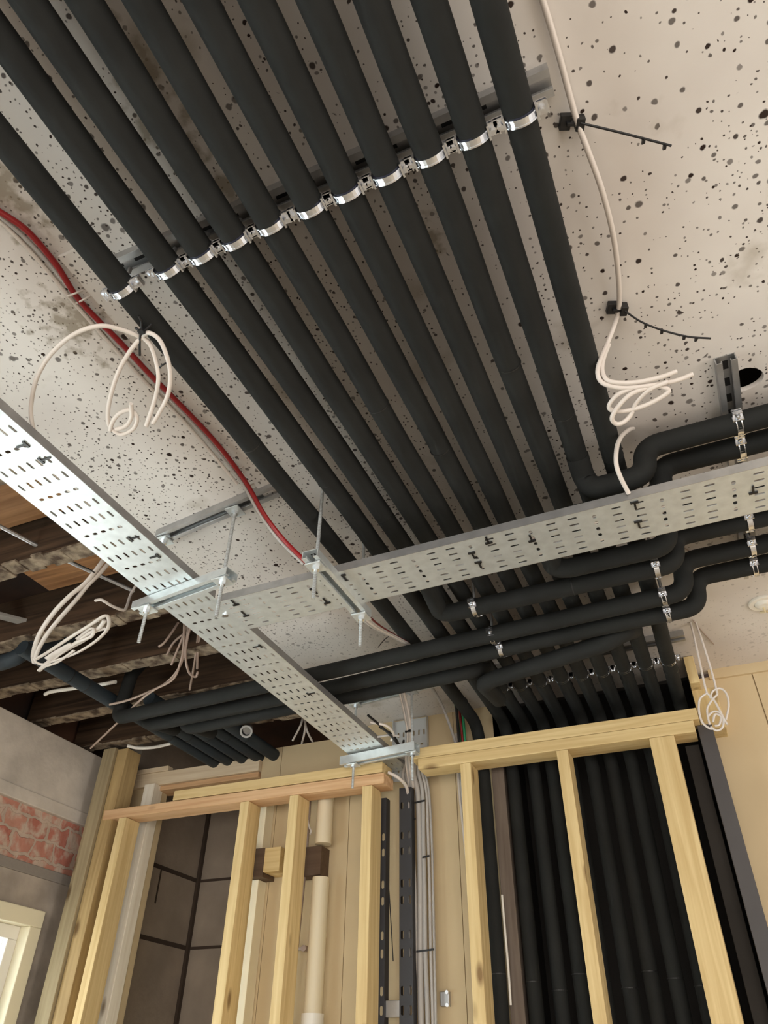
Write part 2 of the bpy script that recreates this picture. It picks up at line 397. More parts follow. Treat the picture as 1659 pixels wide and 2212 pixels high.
# back wall (plane y = 2.65) with the opening on the left and the dark pipe recess on the right
BY = 2.65
m = MB()
seams = [-1.725, -1.63, -1.30, -1.02, -.86, -.66]
for a, b_ in zip(seams[:-1], seams[1:]):
    m.box((a+.0012, b_-.0012), (BY, BY+.05), (-1.5, 1.165 if a < -1.3 else 1.2))
m.box((-1.725, -.66), (BY+.01, BY+.06), (-1.5, 1.165))
struct('wall_back', m, CREAM)
m = MB()
for a, b_ in ((.062, .235), (.239, .62), (.624, 1.1), (1.104, 3.0)): m.box((a, b_), (BY, BY+.05), (-1.5, 1.178))
m.box((.0615, 3.0), (BY+.01, BY+.06), (-1.5, 1.17))
m.box((.10, 3.0), (BY-.012, BY+.01), (1.165, 1.2))
struct('wall_back_right', m, CREAM)
struct('wall_back_left', MB().box((-2.62, -2.24), (BY, BY+.05), (-1.5, 1.12)), CREAM)
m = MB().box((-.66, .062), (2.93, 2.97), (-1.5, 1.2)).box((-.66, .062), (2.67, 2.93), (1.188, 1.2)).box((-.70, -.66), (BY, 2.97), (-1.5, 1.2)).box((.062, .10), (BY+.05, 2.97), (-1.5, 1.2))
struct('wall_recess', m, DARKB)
# small room seen through the opening
m = MB().box((-2.60, -2.44), (2.70, 3.3), (-1.5, 1.4)).box((-2.44, -1.2), (3.3, 3.42), (-1.5, 1.4)).box((-1.3, -1.2), (2.71, 3.3), (-1.5, 1.4))
struct('wall_small_room', m, BLOCK)
m = MB()
for z in (.825, .535, .20, -.1):
    m.box((-2.442, -2.437), (2.72, 3.3), (z-.009, z+.009)); m.box((-2.44, -1.3), (3.297, 3.301), (z-.006, z+.006))
for z0, z1, y in ((.535, .825, 3.0), (.2, .535, 2.86)): m.box((-2.4395, -2.4365), (y-.004, y+.004), (z0+.14, z1))
m.box((-2.445, -2.425), (3.28, 3.302), (-1.5, 1.4))
struct('trim_3', m, MORTAR)

# header and jamb of the opening
def beam(name, label, cat, x, y, z, m_, group=None, bevel=.0018):
    o = MB().box(x, y, z).build(name, m_, bevel=bevel); return tag(o, label, cat, group)
beam('door_header', 'pale cream timber header over the dark opening, under the ends of the five grey pipes', 'timber', (-2.40, -1.725), (2.628, 2.672), (1.070, 1.128), PX)
beam('header_board', 'thin rough board on top of the pale header at the left', 'timber', (-2.42, -2.20), (2.622, 2.66), (1.129, 1.150), PX)
beam('door_lining', 'pinkish timber lining under the pale header of the opening', 'timber', (-2.27, -1.73), (2.64, 2.72), (1.048, 1.069), OX)
beam('door_jamb', 'whitish upright timber at the left side of the dark opening', 'timber', (-2.292, -2.236), (2.600, 2.66), (-1.5, 1.069), wood('white_washed_softwood', (.90, .84, .72), (.76, .68, .55), 2))

# ------------------------------------------------------------------ open joists on the left
for i, (y, z0, lab) in enumerate(((.50, 1.2, 'out of sight end of the void, nearest the viewer'), (.86, 1.205, 'highest in the photo, beside the left tray'),
        (1.19, 1.2, 'second down, above the orange lit boards'), (1.545, 1.2, 'third down, behind the tangle of white flex'),
        (1.835, 1.2, 'fourth down, with a toothed plaster edge under it'), (2.14, 1.21, 'fifth down, above the three grey cross pipes'),
        (2.43, 1.2, 'last before the timber header, with plaster lath below'))):
    if y < .6: continue
    t = thing('ceiling_joist', 'old brown ceiling joist, ' + lab, 'joist', (-1.95, y+.025, z0), 'open ceiling joists')
    MB().box((-2.6, CE+.05 if y < 2.5 else CE), (y, y+.047), (z0+.014, 1.384)).build('joist_timber', JX, t)
    m = MB(); x = -2.58
    while x < CE-.02:
        w = random.uniform(.03, .09); d = random.uniform(.003, .009); e = random.uniform(-.006, .006)
        m.box((x, min(x+w, CE)), (y-.004+e, y+.052+e), (z0+.013-d, z0+.0135)); x += w+random.choice((0, 0, .004))
    MB.build(m, 'plaster_remnant', LATH, t)
# deck patches between joists, orange light painted into their colour
tag(MB().box((-1.95, -1.50), (.905, 1.17), (1.34, 1.356)).build('lit_deck_patch', wood('orange_lit_board', (.42, .22, .10), (.25, .12, .05), 0, False), bevel=.002),
    'deck painted with orange light above the joists near the left edge of the photo', 'board')
tag(MB().box((-1.92, -1.62), (1.25, 1.50), (1.345, 1.36)).build('lit_deck_patch', wood('orange_lit_deck', (.48, .24, .10), (.22, .10, .04), 0, False), bevel=.002),
    'deck painted with orange light above the joists, behind the cable tie of the white flex', 'board')
tag(MB().tube([at(-60, 1105, 1.27), at(120, 1200, 1.25), at(290, 1277, 1.24)], .006, 10).build('thin_conduit', GALVD), 'thin grey conduit running slantwise under the joists at the left edge', 'conduit')
tag(MB().obox(at(20, 1335, 1.28), (.014, -.010, 0), (-.12, -.17, 0), (0, 0, .006)).build('grey_batten', mat('grey_batten_paint', (.33, .31, .28), .8), bevel=.001), 'grey painted batten above the joist at the left edge', 'batten')

# ------------------------------------------------------------------ insulated pipes along the ceiling
PX_ = [-.7436, -.643, -.5733, -.5064, -.4379, -.3636, -.2979, -.2287, -.1582, -.0901, -.0174]
ORD = ['first', 'second', 'third', 'fourth', 'fifth', 'sixth', 'seventh', 'eighth', 'ninth', 'tenth', 'eleventh']
PZ_ = 1.12; PR = .0229
G_PIPE = 'black insulated pipes running along the ceiling'
random.seed(3)
for i, x in enumerate(PX_):
    lab = 'black foam insulated ceiling pipe, %s from the left of eleven' % ORD[i] if 0 < i < 10 else ('leftmost black insulated ceiling pipe, beside the red cable' if i == 0 else 'rightmost black insulated ceiling pipe, beside bare spotted plasterboard')
    t = thing('insulated_pipe', lab, 'pipe', (x, 1.0, PZ_), G_PIPE)
    yb = 2.585 if i == 0 else 2.62 if i < 2 else 2.66
    xb = x + (.012 if i == 0 else .01)
    pts = []; y = -1.6
    while y < 2.2:
        pts.append((x+random.uniform(-.0016, .0016), y, PZ_+random.uniform(-.0012, .0012))); y += .22
    p = fillet([(x, 2.24, PZ_), (x, yb, PZ_-.015), (xb, yb, .9)], .075, 8)
    pts = smooth(pts, 3) + p + [(xb+.001, yb, .3), (xb, yb, -1.5)]
    MB().tube(pts, PR, 24).build('insulation_sleeve', FOAM, t)
    for yj in ([.95+.17*((i*5) % 4)] + ([2.0] if i % 3 == 0 else [])):
        MB().ring((x, yj, PZ_), (0, 1, 0), PR-.002, PR+.0007, .0025).build('joint_seam', SEAM, t)
    MB().ring((x, 2.40, PZ_-.004), (0, 1, .0), PR-.002, PR+.0012, .004).build('joint_seam', SEAM, t)
    MB().ring((xb, yb, .30-.02*(i % 3)), (0, 0, 1), PR-.002, PR+.0012, .003).build('joint_seam', SEAM, t)

# cross pipes (towards the right they jog up beside the ceiling)
def cross(label, pts, r=.0248, m_=None, seams=(), rad=.055):
    t = thing('insulated_pipe', label, 'pipe', pts[len(pts)//2], 'black insulated cross pipes')
    MB().tube(fillet(pts, rad, 8), r, 24).build('insulation_sleeve', m_ or FOAM, t)
    for p, ax in seams:
        MB().ring(p, ax, r-.002, r+.0008, .003).build('joint_seam', SEAM, t)
    return t
def jog(y, xj, zl=1.06, zr=1.14, yr=None):
    yr = y if yr is None else yr
    return [(xj-.03, y, zl), (xj+.035, yr, zr)]
TZ = 1.062
cross('black insulated cross pipe nearest the viewer, above the perforated tray at the right', [(-.0901, 1.26, 1.12), (-.0901, 1.317, 1.10), (-.075, 1.317, TZ), (.040, 1.315, TZ), (.050, 1.315, 1.14), (1.6, 1.300, 1.14)])
cross('black insulated cross pipe hidden mostly by the perforated tray, second from the viewer', [(-.14, 1.395, TZ), (.065, 1.395, TZ), (.073, 1.394, 1.14), (1.6, 1.378, 1.14)])
cross('black insulated cross pipe with a wide elbow just below the perforated tray', [(-.2287, 1.47, 1.105), (-.2287, 1.607, TZ+.01), (-.19, 1.607, TZ), (.055, 1.60, TZ), (.063, 1.598, 1.14), (1.6, 1.575, 1.14)])
cross('black insulated cross pipe fourth from the viewer, with clamps and a bend at the right', [(-.5733, 1.56, 1.11), (-.5733, 1.70, TZ+.006), (-.54, 1.702, TZ), (.063, 1.686, TZ), (.071, 1.686, 1.14), (1.6, 1.665, 1.14)], seams=[((-.2, 1.693, TZ), (1, 0, 0))])
def yT(y0, x): return y0 - .055*(x+.2)
T4 = [(-1.905, 2.02, 1.34), (-1.905, 1.96, 1.24), (-1.905, 1.945, TZ), (-1.85, 1.945, TZ), (-1.1, 1.905, TZ), (-.8, 1.884, TZ), (-.2, 1.848, TZ), (.072, 1.832, TZ), (.080, 1.808, 1.14), (1.6, 1.785, 1.14)]
T5 = [(-1.862, 2.22, 1.115), (-1.862, 2.052, 1.085), (-1.83, 2.045, TZ), (-1.1, 2.012, TZ), (-.8, 1.988, TZ), (-.2, 1.938, TZ), (.098, 1.925, TZ), (.106, 1.903, 1.14), (1.6, 1.885, 1.14)]
cross('long black insulated cross pipe, nearest the viewer of the long three behind the left tray', T4)
cross('long black insulated cross pipe whose right double bend is nearest the far wall', T5, )
cross('black insulated cross pipe from the left void, last of the three behind the left tray', [(-1.745, 2.30, 1.115), (-1.745, 2.125, 1.085), (-1.71, 2.122, TZ), (-.70, 2.074, TZ), (-.60, 2.064, TZ), (-.5733, 2.13, 1.10)])
cross('short black insulated cross pipe nearest the far wall, with rounded elbow at its left end', [(-.5800, 2.30, 1.06), (-.5800, 2.118, 1.035), (-.545, 2.095, 1.035), (-.17, 1.992, 1.038), (-.11, 1.99, 1.06), (-.0901, 2.08, 1.11)], r=.026)

# five pipes through the far wall at the left + the one feeding them
FX = [-1.955, -1.885, -1.812, -1.742, -1.668]
for i, x in enumerate(FX):
    y0 = (1.50, 2.07, 1.98, 2.13, 2.08)[i]
    t = thing('insulated_pipe', 'blue grey insulated pipe entering the far wall above the header, %s from left of five' % ORD[i], 'pipe', (x, 2.3, 1.135), 'five grey pipes entering the far wall')
    MB().tube(smooth([(x, y0, 1.135), (x+.001, 2.2, 1.135), (x, 2.655, 1.135)], 4), .0255, 24).build('insulation_sleeve', FOAM2, t)
    MB().ring((x, 2.30+.03*i, 1.135), (0, 1, 0), .024, .0266, .0035).build('joint_seam', SEAM, t)
    if i == 0:
        MB().ring((x, 1.72, 1.135), (0, 1, 0), .024, .0266, .0035).build('joint_seam', SEAM, t)
        MB().ring((x, 1.80, 1.135), (0, 1, 0), .024, .0266, .0035).build('joint_seam', SEAM, t)
t = thing('insulated_pipe', 'dark insulated pipe elbow at the left edge beneath the third joist', 'pipe', (-2.2, 1.6, 1.13))
MB().tube(smooth([at(-140, 1452, 1.13), at(-40, 1440, 1.13), at(22, 1426, 1.14), at(62, 1404, 1.18), at(100, 1388, 1.235), at(150, 1376, 1.30)], 8), .027, 24).build('insulation_sleeve', FOAM2, t)

# ------------------------------------------------------------------ support channels
def channel(name, label, a, b_, w=.041, h=.021, group='galvanised support channels', up=False, m_=None):
    """slotted C channel, open side down (or up); a, b_ are the centre line of its bottom"""
    a = Vector(a); b_ = Vector(b_); d = (b_-a).normalized(); s = Vector((0, 0, 1)).cross(d).normalized(); L = (b_-a).length/2; c = (a+b_)/2
    t = thing(name, label, 'support channel', c, group)
    z = Vector((0, 0, 1)); m = MB()
    zb = h-.001 if not up else .001
    m.obox(c+z*zb, d*L, s*w/2, z*.0011)
    for k in (-1, 1):
        m.obox(c+s*k*(w/2-.001)+z*h/2, d*L, s*.0011, z*h/2)
        zl = .001 if not up else h-.001
        m.obox(c+s*k*(w/2-.006)+z*zl, d*L, s*.0055, z*.0011)
        m.obox(c+s*k*(w/2-.0115)+z*(zl+(.003 if not up else -.003)), d*L, s*.0009, z*.003)
    m.build('channel_profile', m_ or GALVD, t)
    sl = MB(); n = int(L*2/.05)
    for i in range(n):
        p = c + d*(-L+.025+i*.05)+z*(zb-.0013 if not up else zb+.0013)
        sl.obox(p, d*.012, s*.0055, z*.0004)
    sl.build('slot_row', BLKP, t)
    return t
channel('support_channel', 'galvanised channel across the ceiling above the row of pipe clamps', (-.80, .510, 1.179), (.037, .505, 1.179))
channel('support_channel', 'galvanised channel across the ceiling behind the cross pipes near the far wall', (-.62, 2.335, 1.179), (.050, 2.325, 1.179))
channel('support_channel', 'grey ceiling channel on the spotted board from which two threaded rods hang', (-1.21, 1.228, 1.179), (-.80, 1.168, 1.179))
channel('support_channel', 'grey ceiling channel near the far wall behind the three long cross pipes', (-1.20, 2.400, 1.179), (-.68, 2.330, 1.179), m_=GALV)
channel('support_channel', 'galvanised channel carrying the long left tray, with two square washers', (-1.238, 1.238, .963), (-.925, 1.194, .963), m_=GALV)
channel('support_channel', 'galvanised channel under the cross tray, running away from the viewer', (-.712, 1.19, .963), (-.710, 1.487, .963), m_=GALV)
channel('support_channel', 'galvanised channel carrying the far end of the left tray, before the timber plate', (-1.215, 2.405, .948), (-.905, 2.365, .948), h=.030, m_=GALV)
channel('support_channel', 'grey channel on the ceiling at the right edge, carrying clamps of six pipes', (.243, 1.165, 1.179), (.262, 2.03, 1.179))

# threaded rods with square washers and nuts
def rod(label, x, y, ztop, zw, zbot, topw=True):
    t = thing('threaded_rod', label, 'threaded rod', (x, y, zbot), 'threaded rods hanging from the ceiling')
    MB().tube([(x, y, zbot), (x, y, ztop)], .0042, 12).build('rod', GALV, t)
    th = MB()
    z = zbot
    while z < ztop:
        th.ring((x, y, z), (0, 0, 1), .0040, .0047, .0011, 10); z += .0045
    th.build('screw_thread', GALVD, t)
    for z in [zw] + ([1.177] if topw else []):
        MB().box((x-.02, x+.02), (y-.02, y+.02), (z-.004, z)).build('square_washer', GALV, t, bevel=.001)
        MB().hexnut((x, y, z-.012), (0, 0, 1), .0085, .008).build('hex_nut', ZINC, t)
rod('threaded rod with square washers at the right end of the channel under the left tray', -.950, 1.196, 1.19, .961, .864)
rod('threaded rod at the left end of the channel under the left tray', -1.200, 1.232, 1.19, .961, .866)
rod('threaded rod at the near end of the channel under the cross tray', -.713, 1.225, 1.20, .961, .873, False)
rod('threaded rod at the far end of the channel under the cross tray', -.710, 1.470, 1.20, .961, .875, False)
rod('thin threaded rod at the left of the far tray support, before the orange plate', -1.168, 2.400, 1.19, .946, .862)
rod('thin threaded rod at the right of the far tray support, beside the grey cables', -.924, 2.368, 1.19, .946, .850)

# ------------------------------------------------------------------ perforated trays
def holes(m, w0, w1, L0, L1, rows, put):
    """plate with stadium holes. rows = [(s, ncol, hl, hw, wa, wb)], put(s, w, t) -> point; t = 0 bottom, 1 top"""
    N = 12
    def quad(s0, s1):
        if s1-s0 < 1e-5: return
        for t in (0, 1):
            m.add([put(s0, w0, t), put(s1, w0, t), put(s1, w1, t), put(s0, w1, t)], [(0, 1, 2, 3) if t else (3, 2, 1, 0)])
    cur = L0
    for (s, nc, hl, hw, wa, wb) in rows:
        c0, c1 = s-.014, s+.014
        if c0 < cur-1e-6 or c1 > L1: continue
        quad(cur, c0); cur = c1
        pitch = (wb-wa)/(nc-1); edges = [w0]+[wa+(k+.5)*pitch for k in range(nc-1)]+[w1]
        for k in range(nc):
            cw = wa+k*pitch; e0, e1 = edges[k], edges[k+1]
            hole = []
            for j in range(N):
                a = 2*math.pi*(j+.5)/N; cx, sx = math.cos(a), math.sin(a); r = min(hl, hw)
                hole.append((s+cx*r+(math.copysign(hl-r, cx)), cw+sx*r+(math.copysign(hw-r, sx) if hw > r else 0)))
            ang = [2*math.pi*(j+.5)/N for j in range(N)]
            rect = []
            # 12 rim points: 2 per side plus the corners
            S = [(c1, cw+(e1-cw)*.3), (c1, e1), (s+(c1-s)*.35, e1), (s-(s-c0)*.35, e1), (c0, e1), (c0, cw+(e1-cw)*.3),
                 (c0, cw-(cw-e0)*.3), (c0, e0), (s-(s-c0)*.35, e0), (s+(c1-s)*.35, e0), (c1, e0), (c1, cw-(cw-e0)*.3)]
            for t in (0, 1):
                vs = [put(*p, t) for p in S]+[put(*p, t) for p in hole]
                fs = [(j, (j+1) % N, N+(j+1) % N, N+j) for j in range(N)]
                if not t: fs = [f[::-1] for f in fs]
                m.add(vs, fs)
            vs = [put(*p, 0) for p in hole]+[put(*p, 1) for p in hole]
            m.add(vs, [(j, (j+1) % N, N+(j+1) % N, N+j) for j in range(N)])
    quad(cur, L1)
def rows_for(s0, L0, L1, wa6, wb6):
    out = []; k = int((L0-s0)/.1407)-1
    d = (wb6-wa6)/5
    while s0+k*.1407 < L1:
        b_ = s0+k*.1407
        out += [(b_, 5, .0042, .0064, wa6+d/2, wb6-d/2), (b_+.048, 6, .0105, .0033, wa6, wb6), (b_+.095, 6, .0105, .0033, wa6, wb6)]; k += 1
    return [r for r in out if r[0]-.014 > L0 and r[0]+.014 < L1]
def tray(label, put, w0, w1, L0, L1, s0, base, flanges, fh=.021, m_=None):
    t = thing('cable_tray', label, 'cable tray', base)
    m = MB(); holes(m, w0, w1, L0, L1, rows_for(s0, L0, L1, w0+.017, w1-.017), put); m.build('perforated_base', m_ or GALV, t)
    for w, a, b_ in flanges:
        f = MB(); q = .0012 if w > (w0+w1)/2 else -.0012
        def P(s, ww, h): return put(s, ww, h/.0013)
        f.add([P(a, w, 0), P(b_, w, 0), P(b_, w+q, 0), P(a, w+q, 0), P(a, w, fh), P(b_, w, fh), P(b_, w+q, fh), P(a, w+q, fh)],
              [(0,3,2,1),(4,5,6,7),(0,1,5,4),(1,2,6,5),(2,3,7,6),(3,0,4,7)])
        f.build('side_flange', m_ or GALVD, t)
    return t
ZT = .9855
tray('long galvanised perforated cable tray on the left, running from the viewer to the far wall', lambda s, w, t: Vector((w, s, ZT+t*.0013)), -1.187, -1.037, -1.0, 2.62, .811, (-1.11, 1.3, ZT),
     [(-1.187, -1.0, 2.62), (-1.037, -1.0, 1.285), (-1.037, 1.445, 2.62)])
tray('galvanised perforated cable tray crossing under all the pipes towards the right edge', lambda s, w, t: Vector((s, w-.018*(s+.7), ZT-.002+t*.0013)), 1.296, 1.446, -1.055, 1.7, -.507, (0, 1.37, ZT),
     [(1.296, -1.03, 1.7), (1.446, -1.03, 1.7)])
tray('upright perforated tray on the cream far wall above the timber plate, behind the grey cables', lambda s, w, t: Vector((w, 2.640-t*.0013, s)), -1.105, -.962, .95, 1.192, 1.085, (-1.04, 2.64, .95),
     [(-1.105, .95, 1.192), (-.962, .95, 1.192)], m_=mat('pale_painted_steel', (.60, .62, .62), .5, .2))
# dark upright perforated rails between the studs
def upright(label, x0, x1, y0, y1, top, m_):
    t = thing('perforated_rail', label, 'rail', ((x0+x1)/2, y0, -1.5))
    m = MB(); rws = [(-1.4+k*.052, 2, .013, .0052, x0+.009, x1-.009) for k in range(int((top+1.4)/.052)) if k % 3]
    holes(m, x0, x1, -1.5, top, rws, lambda s, w, tt: Vector((w, y0+tt*.0015, s)))
    m.box((x0-.001, x0), (y0, y1), (-1.5, top)); m.box((x1, x1+.001), (y0, y1), (-1.5, top))
    m.build('perforated_face', m_, t)
DSTEEL = mat('dark_finish_galvanised_steel', (.045, .045, .05), .5, .3)  # dark finish of the two upright rails
upright('dark upright perforated rail with pale slots, left of the grey cables', -1.141, -1.108, 2.565, 2.60, .87, DSTEEL)
upright('wide black upright rail directly left of the bundle of grey cables', -1.056, -1.010, 2.570, 2.60, .90, DSTEEL)

# ------------------------------------------------------------------ pipe clamps
def make_clamp(axis, side, c, label, group, rise):
    """two-part zinc clamp round a pipe; axis = pipe direction, side = direction of the ears"""
    c = Vector(c); axis = Vector(axis); side = Vector(side); z = Vector((0, 0, 1))
    t = thing('pipe_clamp', label, 'pipe clamp', c, group)
    r = .0240
    m = MB().ring(c, axis, r-.001, r+.0010, .011, 28)
    m.ring(c+axis*.0052, axis, r, r+.0024, .002, 28); m.ring(c-axis*.0052, axis, r, r+.0024, .002, 28)
    for k in (-1, 1):
        e = c+side*k*(r+.0075)
        m.obox(e-z*.0035, side*.0088, axis*.0095, z*.0013); m.obox(e+z*.0035, side*.0088, axis*.0095, z*.0013)
        m.obox(c+side*k*(r+.0160)-z*.0045, side*.0010, axis*.0095, z*.004)
        m.obox(c+side*k*(r+.0004)-z*.008, side*.0016, axis*.011, z*.006)
    m.build('clamp_band', ZINC, t)
    MB().ring(c, axis, r-.0016, r-.0006, .016, 28).build('rubber_lining', RUBBER, t)
    for k in (-1, 1):
        e = c+side*k*(r+.0075)
        b_ = MB().hexnut(e-z*.0105, z, .0052, .0056); b_.tube([e-z*.014, e+z*.012], .0026, 10)
        b_.build('clamp_bolt', ZINC, t)
    MB().tube([c+z*(r), c+z*(r+rise)], .0042, 10).build('stud', GALVD, t)
    return t
def copy_clamp(src, loc, label, group):
    r = src.copy(); C.objects.link(r); r.location = (loc[0], loc[1], loc[2]+ZO); r['label'] = label; r['group'] = group
    for ch in list(src.children):
        c = ch.copy(); C.objects.link(c); c.parent = r
        for g in ch.children:
            d = g.copy(); C.objects.link(d); d.parent = c
    return r
g1 = 'zinc clamps in the row across the eleven ceiling pipes'
pc = None
for i, x in enumerate(PX_):
    lab = 'shiny zinc clamp on the %s ceiling pipe from the left, near row' % ORD[i]
    loc = (x, .507-.012*(x+.1), PZ_)
    if pc is None: pc = make_clamp((0, 1, 0), (1, 0, 0), loc, lab, g1, .033)
    else: copy_clamp(pc, loc, lab, g1)
g2 = 'zinc clamps in the far row by the wall'
for i, x in enumerate(PX_[2:]):
    copy_clamp(pc, (x, 2.33, PZ_), 'small zinc clamp on the %s ceiling pipe from the left, far row by the wall' % ORD[i+2], g2)
g3 = 'zinc clamps on the cross pipes'
spots = [((-.472, 1.698, TZ), 'zinc clamp on the cross pipe just below the cross tray, at its left end'),
         ((-.472, 1.869, TZ), 'middle zinc clamp of the left group of three on the cross pipes'),
         ((-.472, 1.958, TZ), 'zinc clamp on the last of the long cross pipes, left group'),
         ((.014, 1.687, TZ), 'zinc clamp under the right bend of the fourth cross pipe'),
         ((.014, 1.836, TZ), 'middle zinc clamp of the three before the right bends'),
         ((.014, 1.929, TZ), 'zinc clamp just above the rightmost vertical pipe, lowest of the three before the bends')]
tc_ = None
for loc, lab in spots:
    if tc_ is None: tc_ = make_clamp((1, 0, 0), (0, 1, 0), loc, lab, g3, .115)
    else: copy_clamp(tc_, loc, lab, g3)
g4 = 'zinc clamps on the right hand ceiling channel'
tc2 = None
for y, lab in ((1.314, 'first, above the cross tray'), (1.393, 'second, at the tray edge'), (1.594, 'third, just below the cross tray'), (1.683, 'fourth, below the tray'), (1.803, 'fifth'), (1.903, 'last, nearest the round lamp holder')):
    x = .243+.019*(y-1.165)/.865
    loc = (x, y, 1.14); lab = 'zinc clamp at the right edge, counted away from viewer: '+lab
    if tc2 is None: tc2 = make_clamp((1, 0, 0), (0, 1, 0), loc, lab, g4, .016)
    else: copy_clamp(tc2, loc, lab, g4)

# ------------------------------------------------------------------ stud wall
FY = (2.45, 2.539)
beam('top_plate', 'upper pale timber of the double plate over the right half of the stud wall', 'timber', (-.965, .028), FY, (.956, .994), WX)
beam('top_plate', 'lower pale timber of the double plate over the right half of the stud wall', 'timber', (-.935, .010), FY, (.917, .955), WX)
beam('top_plate', 'upper pale yellow timber of the plate over the left half of the stud wall', 'timber', (-2.0, -1.075), FY, (.925, .963), WX)
beam('top_plate', 'lower pinkish orange timber plate over the left half of the stud wall', 'timber', (-2.345, -1.068), FY, (.884, .922), OX)
def stud(label, x0, x1, top, m_=WZ, y=FY): return beam('wall_stud', label, 'timber', (x0, x1), y, (-1.5, top), m_, 'upright studs')
stud('yellowish upright stud at the far left of the stud wall, beside the corner post', -2.258, -2.220, .883)
stud('pale stud standing left of centre, right edge of the dark opening', -1.672, -1.634, .883)
stud('pale stud just right of the two small dark blocks, second of the left half', -1.455, -1.417, .883)
stud('pale stud at the end of the orange plate, left of the perforated rail', -1.153, -1.115, .883)
stud('stud left of the dark pipes, with a split knot half way down', -.777, -.739, .916)
stud('slender stud in front of the middle of the dark pipes, knots on its face', -.437, -.399, .916)
stud('broad stud turned flat on, rightmost in front of the dark pipes', -.135, -.058, .916)
# corner post of two timbers and the dark upright panel at the right
beam('corner_post', 'greenish treated corner post against the left wall', 'timber', (-2.423, -2.358), (2.44, 2.54), (-1.5, 1.19), GZ)
beam('corner_post', 'yellower upright timber beside the treated corner post, under the orange plate', 'timber', (-2.356, -2.300), (2.455, 2.545), (-1.5, 1.185), wood('golden_softwood_upright', (.50, .36, .17), (.34, .23, .10), 2))
beam('dark_upright_slab', 'dark grey upright panel at the right end of the stud wall', 'panel', (.017, .062), (2.50, 2.66), (-1.5, .955), GREYP)
beam('upright_board', 'thin dark board standing just left of the dark grey upright panel', 'board', (-.035, .008), (2.56, 2.585), (-1.5, .915), DARKB)
beam('timber_block', 'short tan timber block under the ceiling at the right end of the pipes', 'timber', (.030, .062), (2.50, 2.655), (1.10, 1.198), WZ)
beam('timber_block', 'pale timber end piece above the right end of the double plate', 'timber', (.030, .105), (2.56, 2.655), (.96, 1.10), WZ)
# cream boards and boxed strips behind the studs
BRIGHTB = mat('bright_cream_painted_board', (.86, .78, .58), .7, noise=.06, nscale=4)
beam('cream_upright_board', 'bright cream upright board between the two left studs, above the dark block', 'board', (-1.705, -1.640), (2.59, 2.648), (.74, 1.0), BRIGHTB)
beam('cream_upright_board', 'bright cream upright board between the two left studs, below the dark block', 'board', (-1.715, -1.640), (2.59, 2.648), (-1.5, .635), BRIGHTB)
DW = wood('dark_brown_block', (.13, .085, .055), (.09, .055, .035), 0, False)
beam('timber_noggin', 'dark brown timber block between the two left studs', 'timber', (-1.72, -1.607), (2.56, 2.648), (.636, .738), DW)
beam('timber_noggin', 'small yellow timber offcut beside the dark block between the left studs', 'timber', (-1.604, -1.535), (2.555, 2.648), (.650, .735), WX)
beam('timber_noggin', 'dark brown timber block right of the second pale stud', 'timber', (-1.488, -1.375), (2.58, 2.648), (.630, .730), DW)
tag(MB().tube([(-1.372, 2.585, -1.5), (-1.372, 2.585, .62)], .031, 28).build('waste_pipe', mat('cream_plastic_pipe', (.76, .67, .49), .45)), 'cream plastic waste pipe upright behind the second stud', 'pipe')
tag(MB().tube([(-1.372, 2.585, .735), (-1.372, 2.585, .985)], .031, 28).build('waste_pipe', mat('cream_plastic_pipe_upper', (.76, .67, .49), .45)), 'upper length of the cream waste pipe, above the dark block', 'pipe')
tag(MB().tube([(-1.372, 2.585, .03), (-1.372, 2.585, .21)], .0375, 28).build('pipe_socket', WHITEP), 'white socket on the waste pipe at the lower edge of the photo', 'pipe socket')
tag(MB().tube(smooth([(-1.462, 2.60, -1.5), (-1.462, 2.60, .1), (-1.455, 2.60, .45), (-1.448, 2.60, .72), (-1.452, 2.602, .95)], 5), .0055, 10).build('thin_water_pipe', BCAB), 'thin brownish pipe up the cream boards beside the waste pipe', 'pipe')
tag(MB().tube(smooth([(-1.478, 2.61, -1.5), (-1.478, 2.61, .1), (-1.474, 2.61, .45), (-1.47, 2.61, .66)], 5), .0065, 10).build('white_conduit', WHITEP), 'thin white conduit up the cream boards beside the brownish pipe', 'conduit')
t = thing('pipe_clip', 'brown pipe clip across the thin pipe behind the second stud', 'clip', (-1.46, 2.60, .40))
MB().box((-1.49, -1.425), (2.592, 2.60), (.395, .405)).build('clip_bar', BCAB, t)
for x in (-1.492, -1.425): MB().disc((x, 2.585, .40), (0, 1, 0), .010, .02).build('clip_disc', BCAB, t)
tag(MB().tube(smooth([(-1.425, 2.60, .98), (-1.44, 2.59, .93), (-1.446, 2.57, .86), (-1.43, 2.575, .80), (-1.422, 2.575, .785), (-1.428, 2.58, .775)], 6), .0035, 8).build('frayed_flex', WCAB), 'short frayed white flex curling above the dark block', 'cable')
